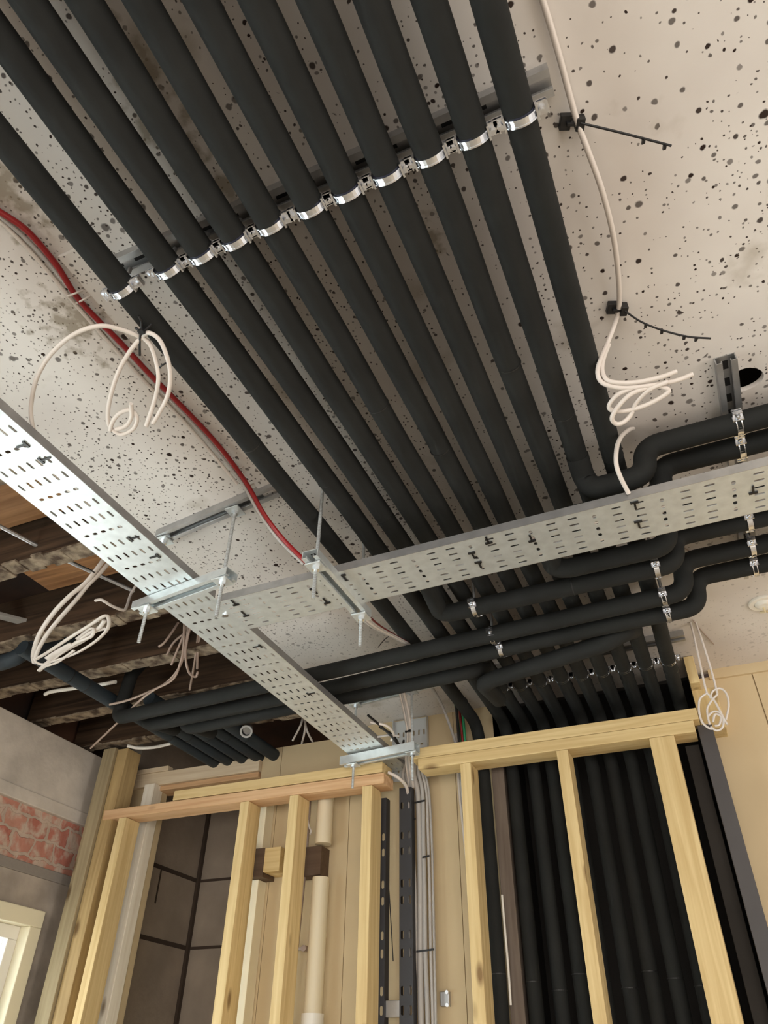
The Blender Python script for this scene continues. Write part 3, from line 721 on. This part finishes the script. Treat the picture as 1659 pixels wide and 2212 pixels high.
# strips between the rails and beside the pipes
beam('wall_batten', 'grey brown upright timber between the first two vertical pipes', 'timber', (-.707, -.662), (2.60, 2.648), (-1.5, 1.0), wood('grey_brown_batten', (.20, .16, .13), (.12, .09, .07), 2, False))
beam('channel_bar', 'short grey bar across between the two dark rails near the lower edge', 'bar', (-1.107, -1.057), (2.575, 2.59), (.195, .240), GALVD)
t = thing('wall_bracket', 'small zinc bracket on the cream wall right of the grey cables, lower edge', 'bracket', (-.925, 2.645, .21))
MB().box((-.942, -.912), (2.632, 2.649), (.225, .265)).build('bracket_plate', GALVD, t, bevel=.002)
for z in (.228, .262): MB().hexnut((-.916, 2.622, z), (0, 1, 0), .006, .01).build('bracket_bolt', ZINC, t)
tag(MB().tube(smooth([(-1.128, 2.60, .83), (-1.113, 2.60, .62), (-1.098, 2.598, .45), (-1.09, 2.597, .35)], 5), .0018, 8).build('thin_black_wire', BLKP), 'thin black wire slanting down between the two dark rails', 'wire')

# ------------------------------------------------------------------ cables
def cable(name, label, pts, r, m_, cat='cable', group=None, n=8, flat=1.0):
    o = MB().tube(smooth(pts, 8), r, n, flat=flat).build(name, m_); return tag(o, label, cat, group)
def L3(lst): return [at(a, b_, z) for a, b_, z in lst]

cable('red_cable', 'red cable running down the left of the pipes to the cross tray', L3([(-60, 425, 1.19), (0, 458, 1.188), (60, 500, 1.186), (120, 570, 1.186), (165, 640, 1.186), (212, 692, 1.186), (262, 742, 1.186), (330, 815, 1.184), (400, 885, 1.18), (470, 960, 1.176), (530, 1040, 1.165), (570, 1110, 1.13), (612, 1165, 1.08), (664, 1217, 1.012)]), .0058, RCAB)
cable('grey_cable', 'grey cable beside the red cable, upper of the pair on its left', L3([(-60, 430, 1.192), (0, 467, 1.19), (75, 535, 1.19), (150, 622, 1.19), (205, 690, 1.19), (250, 738, 1.19), (322, 815, 1.188), (392, 888, 1.186), (455, 958, 1.18), (520, 1040, 1.165), (562, 1112, 1.13), (604, 1168, 1.08), (656, 1219, 1.012)]), .004, GCAB)
cable('grey_cable', 'pale grey cable on the spotted board, outer of the pair left of the red cable', L3([(-60, 440, 1.196), (0, 478, 1.195), (70, 548, 1.195), (145, 636, 1.195), (196, 695, 1.195), (243, 748, 1.195), (318, 830, 1.195), (392, 905, 1.195), (450, 970, 1.19), (512, 1045, 1.175)]), .0042, WCAB)
random.seed(11)
for k, (m_, lab) in enumerate(((mat('dark_red_cable_sheath', (.12, .012, .012), .4), 'dark red cable leaving the cross tray towards the long cross pipes'), (GCAB, 'grey cable leaving the cross tray, upper one'), (WCAB, 'pale cable leaving the cross tray, lower one'), (GCAB, 'grey cable leaving the cross tray, lowest one'))):
    d = k*4
    cable('tray_cable', lab, L3([(730-d, 1240+d, 1.0), (760-d, 1285+d, 1.0), (785-d, 1315+d*.9, 1.01), (812-d*.6, 1345+d*.7, 1.03), (850, 1370+d*.5, 1.07), (895, 1395+d*.4, 1.11)]), .0028 if k == 0 else .0045, m_, group='cables leaving the cross tray')
# small tie-wraps that hold the red cable
for k, (a, b_) in enumerate((((145, 640), (178, 628)), ((165, 655), (195, 640)), ((497, 1020), (525, 1008)), ((520, 1055), (548, 1045)))):
    cable('cable_clip', 'small pale clip across the red cable, number %s from the viewer' % ORD[k], [at(*a, 1.19), at((a[0]+b_[0])/2, (a[1]+b_[1])/2, 1.176), at(*b_, 1.19)], .002, WCAB, 'cable clip')
# cables lying in the trays (seen through the slots)
for k, x in enumerate((-1.100, -1.078, -1.060)):
    cable('laid_cable', 'grey cable lying in the long left tray, %s from its left side' % ORD[k], [(x, -.9, .992), (x+.006, .2, .992), (x-.004, 1.0, .992), (x+.003, 1.7, .992), (x, 2.2, .992), (x+.01, 2.60, .992)], .0048, WCAB if k == 1 else GCAB, group='cables laid in the left tray')
for k, y in enumerate((1.325, 1.348, 1.385, 1.415)):
    cable('laid_cable', 'cable lying in the cross tray, %s from the viewer, seen through the slots' % ORD[k], [(-.95, y+.006, .990), (-.6, y, .990), (-.2, y-.006, .990), (.3, y-.014, .990), (1.0, y-.030, .990), (1.6, y-.04, .990)], .005, WCAB if k % 2 else GCAB, group='cables laid in the cross tray')

# white looped flex tied to the leftmost pipe
t = thing('looped_flex', 'looped white flex tied to the leftmost pipe, over the spotted board', 'cable', at(305, 722, 1.085))
for pts in ([(305, 728, 1.085), (262, 712, 1.08), (215, 704, 1.07), (160, 722, 1.06), (110, 765, 1.05), (80, 815, 1.04), (68, 868, 1.03), (68, 905, 1.02), (76, 940, 1.01)],
            [(306, 728, 1.085), (280, 760, 1.07), (255, 805, 1.05), (238, 860, 1.03), (233, 900, 1.02), (240, 925, 1.015), (262, 938, 1.01), (288, 926, 1.012), (296, 902, 1.018), (282, 886, 1.022), (258, 893, 1.02), (243, 912, 1.016), (238, 930, 1.012)],
            [(308, 726, 1.085), (322, 719, 1.083), (345, 735, 1.075), (362, 775, 1.06), (368, 815, 1.045), (362, 855, 1.03), (345, 890, 1.02), (330, 915, 1.01)],
            [(308, 728, 1.085), (326, 748, 1.08), (338, 785, 1.065), (342, 820, 1.045), (334, 865, 1.03), (316, 920, 1.01)],
            [(283, 872, 1.02), (284, 900, 1.016), (272, 920, 1.012), (250, 928, 1.01)]):
    MB().tube(smooth(L3(pts), 8), .0042, 10).build('flex_strand', WCAB, t)
t = thing('cable_tie', 'black cable tie knotting the looped white flex to the leftmost pipe', 'cable tie', at(305, 715, 1.088))
MB().tube(smooth(L3([(300, 682, 1.09), (306, 700, 1.088), (302, 735, 1.08), (302, 768, 1.075)]), 6), .0022, 6).build('tie_strap', BLKP, t)
MB().tube(smooth(L3([(292, 708, 1.09), (308, 716, 1.084), (328, 700, 1.09)]), 6), .0024, 6).build('tie_strap', BLKP, t)
MB().obox(at(306, 716, 1.082), (.006, 0, 0), (0, .005, 0), (0, 0, .004)).build('tie_head', BLKP, t, bevel=.001)
cable('cable_tie', 'short black cable tie across the lower part of the looped white flex', L3([(343, 795, 1.06), (352, 788, 1.06), (360, 784, 1.062)]), .0018, BLKP, 'cable tie')

# white cable on the right, on two tie mounts, ending in a hanging coil
cable('white_cable', 'white cable clipped to the spotted ceiling right of the pipes', L3([(1150, -60, 1.192), (1172, 0, 1.192), (1205, 110, 1.19), (1243, 250, 1.186), (1268, 320, 1.175), (1300, 410, 1.17), (1325, 510, 1.172), (1336, 600, 1.18), (1337, 664, 1.187), (1328, 700, 1.18), (1312, 742, 1.15)]), .0048, WCAB)
t = thing('hanging_coil', 'white cable coil hanging over the end of the rightmost pipe', 'cable', at(1312, 742, 1.15))
for pts in ([(1312, 742, 1.15), (1298, 775, 1.11), (1291, 805, 1.08), (1303, 828, 1.06), (1345, 838, 1.05), (1400, 833, 1.05), (1460, 822, 1.055), (1497, 808, 1.06)],
            [(1315, 744, 1.15), (1303, 778, 1.11), (1302, 806, 1.08), (1318, 824, 1.06), (1370, 826, 1.055), (1425, 815, 1.055), (1462, 802, 1.06)],
            [(1372, 836, 1.05), (1335, 852, 1.045), (1316, 876, 1.04), (1326, 888, 1.035), (1360, 886, 1.035), (1400, 873, 1.035), (1436, 853, 1.04), (1444, 842, 1.045), (1425, 835, 1.05), (1398, 834, 1.05)],
            [(1443, 824, 1.05), (1402, 842, 1.045), (1374, 870, 1.04), (1362, 897, 1.03), (1345, 913, 1.02), (1330, 915, 1.02), (1322, 903, 1.022), (1334, 880, 1.03), (1362, 852, 1.04), (1402, 836, 1.05)]):
    MB().tube(smooth(L3(pts), 8), .0045, 10).build('coil_strand', WCAB, t)
cable('white_cable', 'short white cable dropping behind the cross tray under the hanging coil', L3([(1368, 926, 1.19), (1360, 928, 1.16), (1343, 942, 1.10), (1333, 965, 1.07), (1331, 1000, 1.035), (1340, 1030, 1.015), (1358, 1066, .995)]), .0048, WCAB)
tag(MB().obox(at(1308, 755, 1.14), (.004, 0, 0), (0, .007, 0), (0, 0, .004)).build('tape_wrap', mat('dark_brown_tape', (.04, .018, .014), .6), bevel=.001), 'dark tape wrap above the white coil', 'tape')
def tie_mount(label, c, tail, bumps):
    t = thing('cable_tie_mount', label, 'cable tie', at(*c, 1.192))
    p = at(*c, 1.194); d = Vector((.9, .35, 0)).normalized(); s = Vector((-.35, .9, 0)).normalized()
    MB().obox(p-d*.016, d*.0085, s*.0115, (0, 0, .006)).build('mount_base', BLKP, t, bevel=.001)
    MB().obox(p+d*.006-Vector((0, 0, .006)), d*.0065, s*.010, (0, 0, .009)).build('tie_head', BLKP, t, bevel=.001)
    MB().obox(p-d*.003-Vector((0, 0, .004)), d*.012, s*.003, (0, 0, .008)).build('tie_loop', BLKP, t, bevel=.001)
    pts = smooth(L3(tail), 8); MB().tube(pts, .0020, 8).build('tie_tail', BLKP, t)
    m = MB()
    for f in bumps:
        q = pts[int(f*(len(pts)-1))]; m.obox(q+Vector((-.001, .004, 0)), (.0025, 0, 0), (-.001, .0035, 0), (0, 0, .0025))
    m.build('tie_ridge', BLKP, t)
tie_mount('black cable tie mount on the ceiling nearest the viewer, with a straight tail', (1243, 262), [(1254, 266, 1.18), (1310, 279, 1.172), (1370, 294, 1.165), (1420, 307, 1.16), (1450, 315, 1.158)], (.62, .9))
tie_mount('black cable tie mount above the white coil, with a curved tail', (1339, 664), [(1350, 672, 1.18), (1385, 695, 1.17), (1430, 713, 1.165), (1485, 727, 1.162), (1535, 731, 1.162)], (.33, .5, .72, .85))

# white flex tangle hanging from the open joists
t = thing('flex_tangle', 'tangle of flattened white flex hanging from the joists at the left', 'cable', at(80, 1430, 1.08))
for pts, r in (([(228, 1203, 1.24), (205, 1235, 1.2), (182, 1262, 1.17), (150, 1288, 1.14), (115, 1325, 1.12), (85, 1370, 1.10), (72, 1412, 1.09), (74, 1432, 1.085)], .0075),
            ([(238, 1212, 1.24), (212, 1242, 1.2), (188, 1266, 1.17), (165, 1295, 1.15), (130, 1335, 1.12), (102, 1370, 1.10), (82, 1405, 1.09), (76, 1425, 1.085)], .0075),
            ([(76, 1425, 1.085), (105, 1408, 1.08), (150, 1378, 1.08), (195, 1350, 1.09), (228, 1330, 1.10), (236, 1345, 1.10), (228, 1365, 1.095), (200, 1390, 1.085), (160, 1413, 1.08), (110, 1430, 1.075)], .0062),
            ([(72, 1420, 1.085), (80, 1432, 1.08), (100, 1434, 1.078), (130, 1412, 1.08), (165, 1388, 1.082), (195, 1376, 1.085), (203, 1362, 1.09), (195, 1358, 1.09), (166, 1380, 1.088)], .006),
            ([(226, 1340, 1.10), (214, 1356, 1.095), (188, 1370, 1.09), (165, 1388, 1.085)], .007),
            ([(229, 1357, 1.10), (205, 1364, 1.095), (180, 1384, 1.09), (150, 1400, 1.085), (112, 1424, 1.08), (84, 1449, 1.075)], .0075),
            ([(84, 1449, 1.074), (98, 1440, 1.074), (125, 1430, 1.075), (160, 1405, 1.08)], .005)):
    MB().tube(smooth(L3(pts), 8), r, 10, flat=.45).build('flex_strand', WCAB, t)
MB().tube(smooth(L3([(104, 1424, 1.078), (128, 1408, 1.08), (158, 1392, 1.082)]), 5), .014, 10, flat=.2).build('tape_wrap', WCAB, t)
cable('cable_tie', 'thin dark tie round the two strands of the white flex tangle', L3([(190, 1228, 1.2), (198, 1233, 1.19), (206, 1238, 1.2)]), .002, BLKP, 'cable tie')
cable('flex_end', 'short pale flex end sticking out left of the tray support', L3([(206, 1297, 1.14), (220, 1296, 1.135), (240, 1308, 1.13), (262, 1317, 1.135), (272, 1314, 1.15), (282, 1285, 1.22), (295, 1262, 1.26)]), .0045, WCAB)
t = thing('old_cable_bunch', 'bunch of old brown cables hanging between the joists behind the tray', 'cable', at(400, 1380, 1.2))
for pts in ([(398, 1345, 1.28), (396, 1400, 1.2), (390, 1430, 1.16), (374, 1467, 1.12), (330, 1492, 1.10), (296, 1519, 1.09), (253, 1562, 1.07), (196, 1616, 1.05)],
            [(408, 1345, 1.28), (400, 1400, 1.2), (388, 1440, 1.15), (360, 1474, 1.12), (318, 1496, 1.11), (275, 1513, 1.10), (237, 1522, 1.10)],
            [(415, 1340, 1.28), (404, 1385, 1.22), (401, 1420, 1.17), (408, 1452, 1.14), (422, 1462, 1.135), (427, 1452, 1.14), (424, 1462, 1.13)],
            [(385, 1345, 1.28), (372, 1365, 1.24), (355, 1388, 1.20), (343, 1397, 1.19)], [(405, 1350, 1.28), (385, 1400, 1.22), (370, 1436, 1.18)],
            [(430, 1350, 1.28), (422, 1420, 1.2), (410, 1490, 1.14)], [(437, 1350, 1.28), (428, 1400, 1.22), (426, 1445, 1.17)], [(420, 1352, 1.28), (378, 1385, 1.24), (360, 1415, 1.2)]):
    MB().tube(smooth(L3(pts), 8), .0042, 8).build('cable_strand', BCAB, t)
cable('white_conduit', 'white conduit under the fourth joist, passing behind the grey pipe', L3([(97, 1500, 1.185), (112, 1494, 1.19), (160, 1487, 1.19), (205, 1481, 1.19), (250, 1473, 1.19)]), .007, WHITEP, 'conduit')
cable('white_conduit', 'white conduit end beside the lath above the timber header', L3([(275, 1611, 1.17), (300, 1616, 1.165), (335, 1614, 1.165), (370, 1606, 1.165)]), .007, WHITEP, 'conduit')
for k, (a, lab) in enumerate((([(655, 1540, 1.28), (650, 1565, 1.22), (632, 1600, 1.17)], 'left'), ([(660, 1540, 1.28), (658, 1580, 1.2), (652, 1606, 1.17)], 'middle'), ([(655, 1545, 1.28), (664, 1580, 1.2), (675, 1602, 1.17)], 'right'))):
    cable('loose_flex', 'pale loose flex behind the tray above the cream wall, %s one of three' % lab, L3(a), .0045, WCAB)
# small round metal fitting
t = thing('round_fitting', 'small round metal lamp fitting among the ends of the grey pipes', 'fitting', at(532, 1580, 1.12))
p = at(532, 1580, 1.12)
MB().ring(p, (-.3, .7, .6), .018, .025, .006, 24).build('rim', GALVD, t); MB().disc(p+Vector((0, .008, .01)), (-.3, .7, .6), .02, .012, 20).build('lamp_glass', mat('smoky_reflector', (.35, .35, .36), .15, .8), t)
# lamp holder at the right
lp = at(1647, 1300, 1.2); lp.z = 1.2
t = thing('lamp_holder', 'round white lamp holder with bare wires on the ceiling at the right edge', 'lamp holder', lp)
MB().ring(lp-Vector((0, 0, .004)), (0, 0, 1), .026, .041, .009, 32).build('rim', WHITEP, t, bevel=.002)
MB().tube([lp-Vector((0, 0, .0)), lp-Vector((0, 0, .010)), lp-Vector((0, 0, .016))], [.027, .024, .015], 24).build('dome', WHITEP, t)
MB().tube(smooth([lp+Vector((-.002, .008, -.014)), lp+Vector((.0, .024, -.022)), lp+Vector((-.010, .042, -.012)), lp+Vector((.004, .050, -.006)), lp+Vector((.012, .036, -.02))], 6), .0032, 8).build('bare_wire', mat('cream_wire', (.72, .62, .40), .4), t)

# coil hanging in front of the cream wall at the right
a0 = at(1497, 1350, 1.19); YC = a0.y
t = thing('hanging_coil', 'small pale wire coil hanging before the cream wall at the right', 'cable', a0)
def VY(l): return [aty(a, b_, YC) for a, b_ in l]
for pts in ([(1490, 1338), (1505, 1400), (1520, 1470), (1527, 1497)], [(1503, 1345), (1522, 1400), (1540, 1460), (1550, 1500)],
            [(1527, 1497), (1512, 1510), (1510, 1535), (1517, 1560), (1532, 1573), (1540, 1574)], [(1527, 1497), (1542, 1512), (1555, 1535), (1568, 1560), (1572, 1565)],
            [(1550, 1500), (1540, 1510), (1528, 1530), (1530, 1555)], [(1534, 1508), (1540, 1493), (1556, 1487), (1570, 1500), (1574, 1525), (1568, 1555)],
            [(1533, 1565), (1530, 1548), (1542, 1537), (1556, 1541), (1563, 1556), (1560, 1572), (1548, 1578), (1535, 1570)], [(1540, 1560), (1545, 1543), (1557, 1548), (1554, 1565), (1544, 1568)]):
    MB().tube(smooth(VY(pts), 8), .0032, 8).build('coil_strand', WCAB, t)
cable('thin_wire', 'thin dark wire on the ceiling behind the small pale coil', L3([(1495, 1338, 1.195), (1515, 1362, 1.196), (1542, 1392, 1.196)]), .0016, BCAB, 'wire')
cable('thin_wire', 'thin dark wire on the ceiling between the right bends of the cross pipes', L3([(1475, 1182, 1.195), (1492, 1192, 1.196), (1522, 1210, 1.196)]), .0016, BCAB, 'wire')

# grey cables down the far wall
LG = mat('light_grey_cable_sheath', (.46, .43, .40), .45)
vc = [(-1.038, .0062, LG), (-1.025, .0050, GCAB), (-1.013, .0055, LG), (-.994, .0105, LG), (-.974, .0075, GCAB), (-.960, .0055, LG), (-.949, .0045, GCAB)]
for k, (x, r, m_) in enumerate(vc):
    yy = 2.602+.004*(k % 2)
    w = [(x+random.uniform(-.004, .004), yy, z) for z in (.72, .55, .38, .2, 0, -.3)]
    top = [(-1.05+.012*k, 2.50, 1.00), (-1.02+.011*k, 2.55, .995), (x-.012, 2.59, .955), (x-.002, yy, .88)]
    cable('wall_cable', 'grey cable down the cream far wall, %s from the left of seven' % ORD[k], top+w+[(x, yy, -1.5)], r, m_, group='grey cables down the far wall', n=12)
for k, (a, b_, z) in enumerate(((-1.045, -1.002, .79), (-1.005, -.965, .85), (-.978, -.952, .66), (-1.048, -1.018, .40), (-1.005, -.945, .375))):
    tag(MB().obox(((a+b_)/2, 2.592, z), ((b_-a)/2, 0, .002), (0, .0022, 0), (0, 0, .0026)).build('cable_tie', BLKP), 'black cable tie round the grey wall cables, %s counted from the %s' % (('second', 'first', 'third', 'fourth', 'fifth')[k], 'top'), 'cable tie', 'black ties on the wall cables')
# cables that rise to the ceiling by the far tray support
for k, (dx, m_, r) in enumerate(((0, GCAB, .005), (5, WCAB, .0055), (-4, WCAB, .004))):
    cable('rising_cable', 'grey cable rising behind the far tray support, %s of three' % ORD[k], [at(858+dx, 1462, 1.17), at(868+dx, 1500, 1.14), at(878+dx, 1545, 1.09), at(884+dx*.8, 1590, 1.04), at(880+dx*.8, 1640, .985), aty(888+dx, 1700, 2.6)], r, m_)
tag(MB().obox(at(882, 1580, 1.05), (.012, -.002, 0), (0, .006, 0), (0, 0, .003)).build('cable_tie', BLKP), 'black cable tie round the rising grey cables', 'cable tie')
for k, l in enumerate(([(795, 1545, 1.01), (830, 1575, 1.0), (858, 1605, .99), (872, 1630, .985)], [(800, 1560, 1.01), (835, 1568, 1.0), (850, 1585, 1.0), (845, 1600, .995)], [(862, 1590, 1.0), (840, 1588, 1.0), (815, 1592, .995)], [(820, 1570, 1.02), (850, 1590, 1.01), (868, 1618, 1.0), (872, 1600, 1.0)])):
    cable('tray_end_cable', 'cable spilling over the far end of the left tray, %s of four' % ORD[k], L3(l), .0042, (BLKP, WCAB, GCAB, BLKP)[k], group='cables over the end of the left tray')
# earth and twin cables right of the upright tray
base = [(-.835, 'dark grey', GCAB, 929, 1478), (-.822, 'bright green', GRCAB, 984, 1522), (-.812, 'red', RCAB, 992, 1524), (-.803, 'green outer', GRCAB, 999, 1522), (-.826, 'black', BLKP, 983, 1490)]
for x, nm, m_, px, py in base:
    p0 = at(px, py, 1.195)
    cable('ceiling_drop_cable', nm+' cable dropping from the ceiling behind the right half of the plate', [p0, p0*.5+Vector((x, 2.60, 1.10))*.5+Vector((0, 0, .0)), (x, 2.615, 1.02), (x+.01, 2.61, .85), (x+.03, 2.60, .6), (x+.05, 2.6, .2), (x+.05, 2.6, -1.5)], .0056, m_)
for k, dx in enumerate((0, .011, .021)):
    cable('wall_flex', 'pale cable behind the stud with the split knot, %s of three' % ORD[k], [(-.842+dx, 2.628, 1.1), (-.842+dx, 2.628, .9), (-.825+dx, 2.625, .6), (-.812+dx, 2.622, .2), (-.812+dx, 2.62, -1.5)], .005, WCAB if k != 1 else GCAB, group='pale cables behind the split stud')
cable('curved_flex', 'white flex end curving out from under the far tray support', [aty(838, 1668, 2.48), aty(860, 1680, 2.5), aty(878, 1700, 2.55), aty(882, 1730, 2.59), aty(884, 1790, 2.6)], .0062, WCAB)
cable('thin_white_tube', 'thin white tube along the first vertical pipe, low behind the split stud', [(-.70, 2.585, .52), (-.699, 2.583, .42), (-.698, 2.583, .32), (-.700, 2.585, .22)], .004, WHITEP)
cable('ceiling_wire', 'short black wire hanging off the leftmost pipe before the cross pipes', L3([(849, 1370, 1.16), (835, 1378, 1.165), (825, 1388, 1.17), (817, 1398, 1.18)]), .0016, BLKP, 'wire')

# black cable ties through the tray slots
ties = [(47, 963, 0), (98, 992, 0), (290, 1162, 0), (333, 1203, 0), (555, 1397, 0), (672, 1498, 0), (505, 1302, 1), (527, 1326, 1), (680, 1277, 1), (703, 1298, 1), (744, 1248, 1), (1022, 1200, 1), (1036, 1220, 1), (1053, 1167, 1), (1147, 1163, 1), (1372, 1092, 1), (1380, 1133, 1), (1627, 1058, 1)]
cn = [0, 0]; NM = ['first', 'second', 'third', 'fourth', 'fifth', 'sixth', 'seventh', 'eighth', 'ninth', 'tenth', 'eleventh', 'twelfth']
for px, py, w in ties:
    p = at(px, py, ZT-.001 if not w else ZT-.0035)
    t = thing('cable_tie', 'black cable tie through the slots of the %s, %s from the %s' % (('long left tray', NM[cn[0]], 'near end') if not w else ('cross tray', NM[cn[1]], 'left')), 'cable tie', p, 'black ties through the trays'); cn[w] += 1
    along = Vector((0, 1, 0)) if not w else Vector((1, 0, 0)); acr = Vector((1, 0, 0)) if not w else Vector((0, 1, 0))
    MB().obox(p, acr*.013, along*.0021, (0, 0, .0012)).build('tie_strap', BLKP, t)
    MB().obox(p+acr*.011*(1 if px % 2 else -1), along*.0085, acr*.0026, (0, 0, .0018)).build('tie_head', BLKP, t)
# bolt joining the two trays
t = thing('tray_bolt', 'round bolt head under the joint of the two trays', 'bolt', at(487, 1330, ZT-.003))
MB().disc(at(487, 1330, ZT-.003), (0, 0, 1), .008, .003, 16).build('washer', ZINC, t); MB().hexnut(at(487, 1330, ZT-.007), (0, 0, 1), .005, .005).build('hex_nut', ZINC, t)
